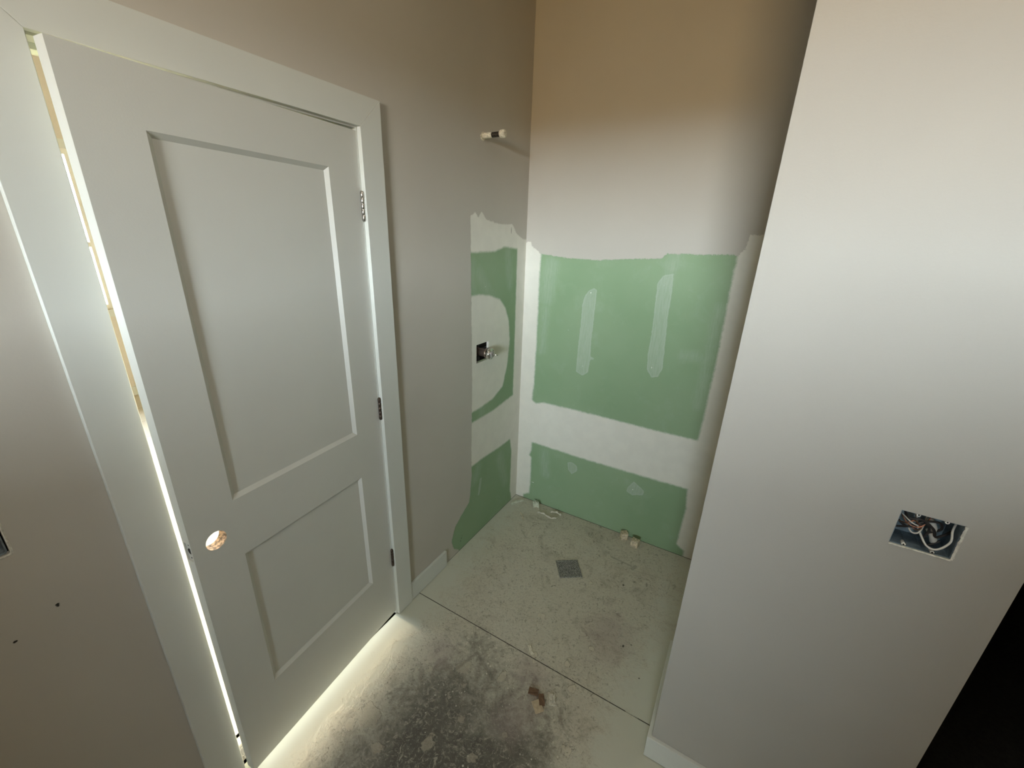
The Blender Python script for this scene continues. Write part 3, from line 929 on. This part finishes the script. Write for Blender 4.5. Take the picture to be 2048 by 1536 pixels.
wires = [
    (M_WIREW, .0021, [(.048, .030, .036), (.040, .012, .020), (.041, .004, -.004), (.026, .000, -.027), (.010, .003, -.028), (-.002, .012, -.012), (-.012, .022, .010), (-.02, .03, .036)], 'loop of white wire'),
    (M_WIREB, .0024, [(-.048, .030, .010), (-.030, .012, .002), (-.005, .010, .020), (.006, .012, .006), (.002, .014, -.020), (.016, .020, -.034), (.034, .024, -.018)], 'black wire'),
    (M_WIREB, .0024, [(-.049, .020, -.010), (-.028, .008, .006), (-.008, .008, .026), (.016, .012, .030), (.026, .020, .012), (.010, .026, -.008)], 'black wire'),
    (M_WIREB, .0026, [(-.040, .032, .040), (-.034, .010, .024), (-.014, .006, .030), (.010, .008, .014), (.020, .014, -.006), (.034, .022, -.002), (.046, .030, .008)], 'black wire'),
    (M_COPPER, .0013, [(-.046, .026, .030), (-.034, .008, .014), (-.018, .004, .010), (-.006, .008, .018), (.004, .02, .038)], 'bare copper wire'),
    (M_COPPER, .0013, [(-.048, .026, .004), (-.036, .006, .014), (-.024, .004, .024), (-.008, .010, .008), (-.012, .020, -.004), (-.03, .028, .002)], 'bare copper wire'),
    (M_WIREW, .0013, [(-.044, .018, .028), (-.030, .003, .020), (-.016, .004, .014)], 'thin pale wire'),
    (M_WIREW, .0015, [(-.030, .020, .010), (-.022, .008, -.006), (-.010, .008, -.004), (-.004, .016, .012), (.0, .03, .038)], 'thin pale wire'),
]
for m, r, pts, lb in wires:
    bm = bmesh.new(); tube(bm, spline(pts, 8), r, 8)
    o = obj('wire', bm, m, t); o['label'] = lb
for (a, b, c) in ((.010, .034, .012), (.018, .036, -.016)):
    bm = bmesh.new()
    tube(bm, spline([(a-.004, b, c+.014), (a+.002, b-.010, c+.004), (a+.008, b-.008, c-.010)], 6), .0065, 12)
    o = obj('cable_sheath', bm, M_WIREW, t); o['label'] = 'stub of pale cable sheath'
# ragged cut edge of the drywall
bm = bmesh.new()
def ragged(bm, p0, p1, n, w0, w1, inward):
    p0, p1, inward = Vector(p0), Vector(p1), Vector(inward)
    rows = [[], [], []]
    for i in range(n+1):
        q = p0.lerp(p1, i/n)
        o1, o2 = random.uniform(w0, w1), random.uniform(w0, w1)
        rows[0].append(bm.verts.new(q + inward*o1 + Vector((0, -.0004, 0))))
        rows[1].append(bm.verts.new(q - inward*(.0008+o2*.35) + Vector((0, -.0016, 0))))
        rows[2].append(bm.verts.new(q - inward*(.002+o2*.6) + Vector((0, -.0001, 0))))
    for i in range(n):
        for r in (0, 1):
            bm.faces.new([rows[r][i], rows[r][i+1], rows[r+1][i+1], rows[r+1][i]])
ragged(bm, (hw+.0005, 0, -hh), (hw+.0005, 0, hh), 26, .001, .0035, (-1, 0, 0))
ragged(bm, (-hw, 0, -hh-.0005), (hw, 0, -hh-.0005), 30, .0006, .0018, (0, 0, 1))
obj('torn_edge', bm, M_GYP, t)

# ------------------------------------------------------------------ switch box at the left edge of the view
cy_, cz_ = (SH[0]+SH[1])/2, (SH[2]+SH[3])/2
t = thing(empty('switch_box', (0.0, cy_, cz_)), 'small grey switch box with rounded corner recessed in the dark wall left of the door', 'electrical box')
def rrect(w, h, r, n=5):
    out = []
    for (sx, sy, a0) in ((1, 1, 0), (-1, 1, 90), (-1, -1, 180), (1, -1, 270)):
        for i in range(n+1):
            a = math.radians(a0+90*i/n)
            out.append((sx*(w-r)+r*math.cos(a), sy*(h-r)+r*math.sin(a)))
    return out
bm = bmesh.new()
o_ = rrect(.0285, .0450, .006); i_ = rrect(.0262, .0427, .005)
rings = []
for x, pp in ((-.001, o_), (-.062, o_)): rings.append([bm.verts.new((x, y, z)) for y, z in pp])
ri = [[bm.verts.new((x, y, z)) for y, z in i_] for x in (-.001, -.060)]
n = len(o_)
for q in range(n):
    j = (q+1) % n
    bm.faces.new([rings[0][q], rings[0][j], rings[1][j], rings[1][q]])
    bm.faces.new([ri[0][q], ri[0][j], ri[1][j], ri[1][q]])
    bm.faces.new([rings[0][q], rings[0][j], ri[0][j], ri[0][q]])
bm.faces.new(rings[1]); bm.faces.new(ri[1])
obj('box_shell', bm, M_BOXBLUE, t)
for m, pts in ((M_WIREB, [(-.05, -.015, .04), (-.02, -.012, .01), (-.012, .004, -.012), (-.03, .012, .01), (-.05, .01, .04)]),
               (M_WIREW, [(-.05, .0, .04), (-.025, .014, .012), (-.010, .010, -.02), (-.02, -.010, -.026), (-.04, -.012, .02)])):
    bm = bmesh.new(); tube(bm, spline(pts, 8), .002, 8)
    o = obj('wire', bm, m, t); o['label'] = 'black wire' if m is M_WIREB else 'white wire'
bm = bmesh.new()
a_, b_ = rrect(.0312, .0475, .006), rrect(.0290, .0455, .006)
A = [bm.verts.new((.0008, y, z)) for y, z in a_]; B = [bm.verts.new((.0014, y*1.06, z*1.05)) for y, z in a_]; C2 = [bm.verts.new((.0002, y*1.14, z*1.12)) for y, z in a_]
for q in range(n):
    j = (q+1) % n
    bm.faces.new([A[q], A[j], B[j], B[q]]); bm.faces.new([B[q], B[j], C2[j], C2[q]])
obj('cut_edge', bm, M_GYP, t)

# ------------------------------------------------------------------ floor drain
t = thing(empty('floor_drain', (.604, 1.607, 0.0), math.radians(35)), 'square floor drain grate caked in dark dust in the middle of the alcove floor', 'drain')
bm = bmesh.new()
o2, i2 = .063, .054
for a, b, c, d in ((-o2, o2, -o2, -i2), (-o2, o2, i2, o2), (-o2, -i2, -i2, i2), (i2, o2, -i2, i2)):
    box(bm, a, b, c, d, .0003, .0060)
obj('drain_frame', bm, M_GRATE, t, bevel=.0008)
bm = bmesh.new()
box(bm, -i2+.0015, i2-.0015, -i2+.0015, i2-.0015, .0004, .0022)
q_ = 9
for i in range(q_):
    a = -i2+.004+(2*i2-.008)*i/(q_-1)
    box(bm, a-.0024, a+.0024, -i2+.002, i2-.002, .0022, .0048)
    box(bm, -i2+.002, i2-.002, a-.0024, a+.0024, .0022, .0044)
obj('grate', bm, M_GRATE, t)
for a, b in ((-.044, -.044), (.044, .044)):
    bm = bmesh.new()
    tube(bm, [(a, b, .0044), (a, b, .0056)], .0045, 12)
    obj('screw', bm, M_GRATE, t)

# ------------------------------------------------------------------ loose bits on the floor
def chunk(name, loc, size, rot, mats, label, cat, group=None, seed=1, jit=.0016):
    rg = random.Random(seed)
    bm = bmesh.new()
    box(bm, -size[0]/2, size[0]/2, -size[1]/2, size[1]/2, 0, size[2])
    bmesh.ops.subdivide_edges(bm, edges=bm.edges[:], cuts=3, use_grid_fill=True)
    for v in bm.verts:
        v.co += Vector((rg.uniform(-jit, jit), rg.uniform(-jit, jit), rg.uniform(-jit, jit) if v.co.z > 1e-4 else 0))
    o = obj(name, bm, mats, bevel=.0008)
    o.location = loc; o.rotation_euler = rot
    return thing(o, label, cat, group)
chunk('wood_block', (.795, 2.027, 0), (.040, .034, .046), (0, 0, .55), M_SPLINT, 'left one of two small cut lumber blocks standing against the green wall base', 'wood block', 'lumber offcuts by the back wall', 3)
chunk('wood_block', (.872, 1.998, 0), (.044, .036, .044), (0, 0, -.12), M_SPLINT, 'right one of two small cut lumber blocks standing against the green wall base', 'wood block', 'lumber offcuts by the back wall', 4)
chunk('hardboard_piece', (.743, .914, .0), (.040, .026, .006), (0, 0, .25), M_BROWN, 'dark brown chip lying apart, farther from the tan chip beside the other brown one', 'board scrap', 'board scraps on the floor', 5, .0006)
chunk('hardboard_piece', (.785, .903, .0), (.044, .022, .006), (0, 0, -1.0), M_BROWN, 'dark brown chip lying against the tan chip on the dirty floor', 'board scrap', 'board scraps on the floor', 6, .0006)
chunk('tan_board_piece', (.783, .873, .0), (.046, .034, .005), (0, 0, -.72), M_TAN, 'pale tan square chip lying beside the two dark brown chips', 'board scrap', 'board scraps on the floor', 7, .0006)
chunk('plaster_flake', (.822, .925, .0), (.040, .022, .004), (0, 0, -1.1), M_SCRAP, 'crumbled grey white flake beside the brown and tan chips', 'plaster flake', None, 8, .0028)
chunk('paint_scraper_chip', (.648, 1.068, .0), (.046, .012, .004), (0, 0, -.75), M_TAPE, 'cream sliver of plaster lying across the floor joint', 'plaster chip', None, 9, .0016).name = 'plaster_chip'

def ribbon(name, pts, w, up, mat, label, cat, th=.0010, group=None, loc=(0, 0, 0)):
    bm = bmesh.new()
    P_ = spline(pts, 6)
    up = Vector(up)
    rows = []
    for i, p in enumerate(P_):
        tt = (P_[min(i+1, len(P_)-1)]-P_[max(i-1, 0)]).normalized()
        nn = tt.cross(up).normalized()
        ww = w*(.75+.25*math.sin(i*1.3))
        rows.append([bm.verts.new(p + up*ww*a + nn*th*b) for a, b in ((0, 0), (1, 0), (1, 1), (0, 1))])
    for i in range(len(rows)-1):
        for q in range(4):
            bm.faces.new([rows[i][q], rows[i][(q+1) % 4], rows[i+1][(q+1) % 4], rows[i+1][q]])
    bm.faces.new(rows[0]); bm.faces.new(rows[-1])
    o = obj(name, bm, mat)
    o.location = loc
    return thing(o, label, cat, group)
chunk('drywall_stick', (.055, 1.985, .0), (.095, .011, .013), (0, 0, 1.02), M_SCRAPG, 'thin drywall stick lying on the floor in the wall corner', 'drywall scrap', 'drywall scraps by the corner', 11, .0012)
ribbon('curled_paper', [(.176, 1.990, 0), (.186, 2.006, .0), (.200, 2.012, .0), (.216, 2.006, .0), (.224, 1.990, .0)], .052, (-.22, .20, .95), M_SCRAPG,
       'small curl of torn facing paper standing upright by the green wall', 'paper scrap',   .0022, 'drywall scraps by the corner')
ribbon('torn_paper_strip', [(.225, 1.955, .0006), (.27, 1.955, .008), (.32, 1.945, .004), (.365, 1.952, .012), (.358, 1.985, .006)], .014, (0.1, .65, .6), M_SCRAP,
       'long torn paper strip lying flat just beyond the upright paper curl', 'paper scrap', .0008, 'drywall scraps by the corner')
ribbon('torn_paper_strip', [(.30, 2.005, .0006), (.34, 2.012, .010), (.375, 2.008, .002)], .016, (0.1, .6, .6), M_SCRAP,
       'short torn paper strip touching the base of the green back wall', 'paper scrap', .0008, 'drywall scraps by the corner')
ribbon('wood_shaving', [(.125, 1.895, .0004), (.15, 1.875, .004), (.172, 1.85, .002), (.185, 1.835, .0006)], .007, (.4, .5, .5), M_SPLINT,
       'thin curved shaving on the floor nearer the door than the corner scraps', 'wood shaving', .0008)
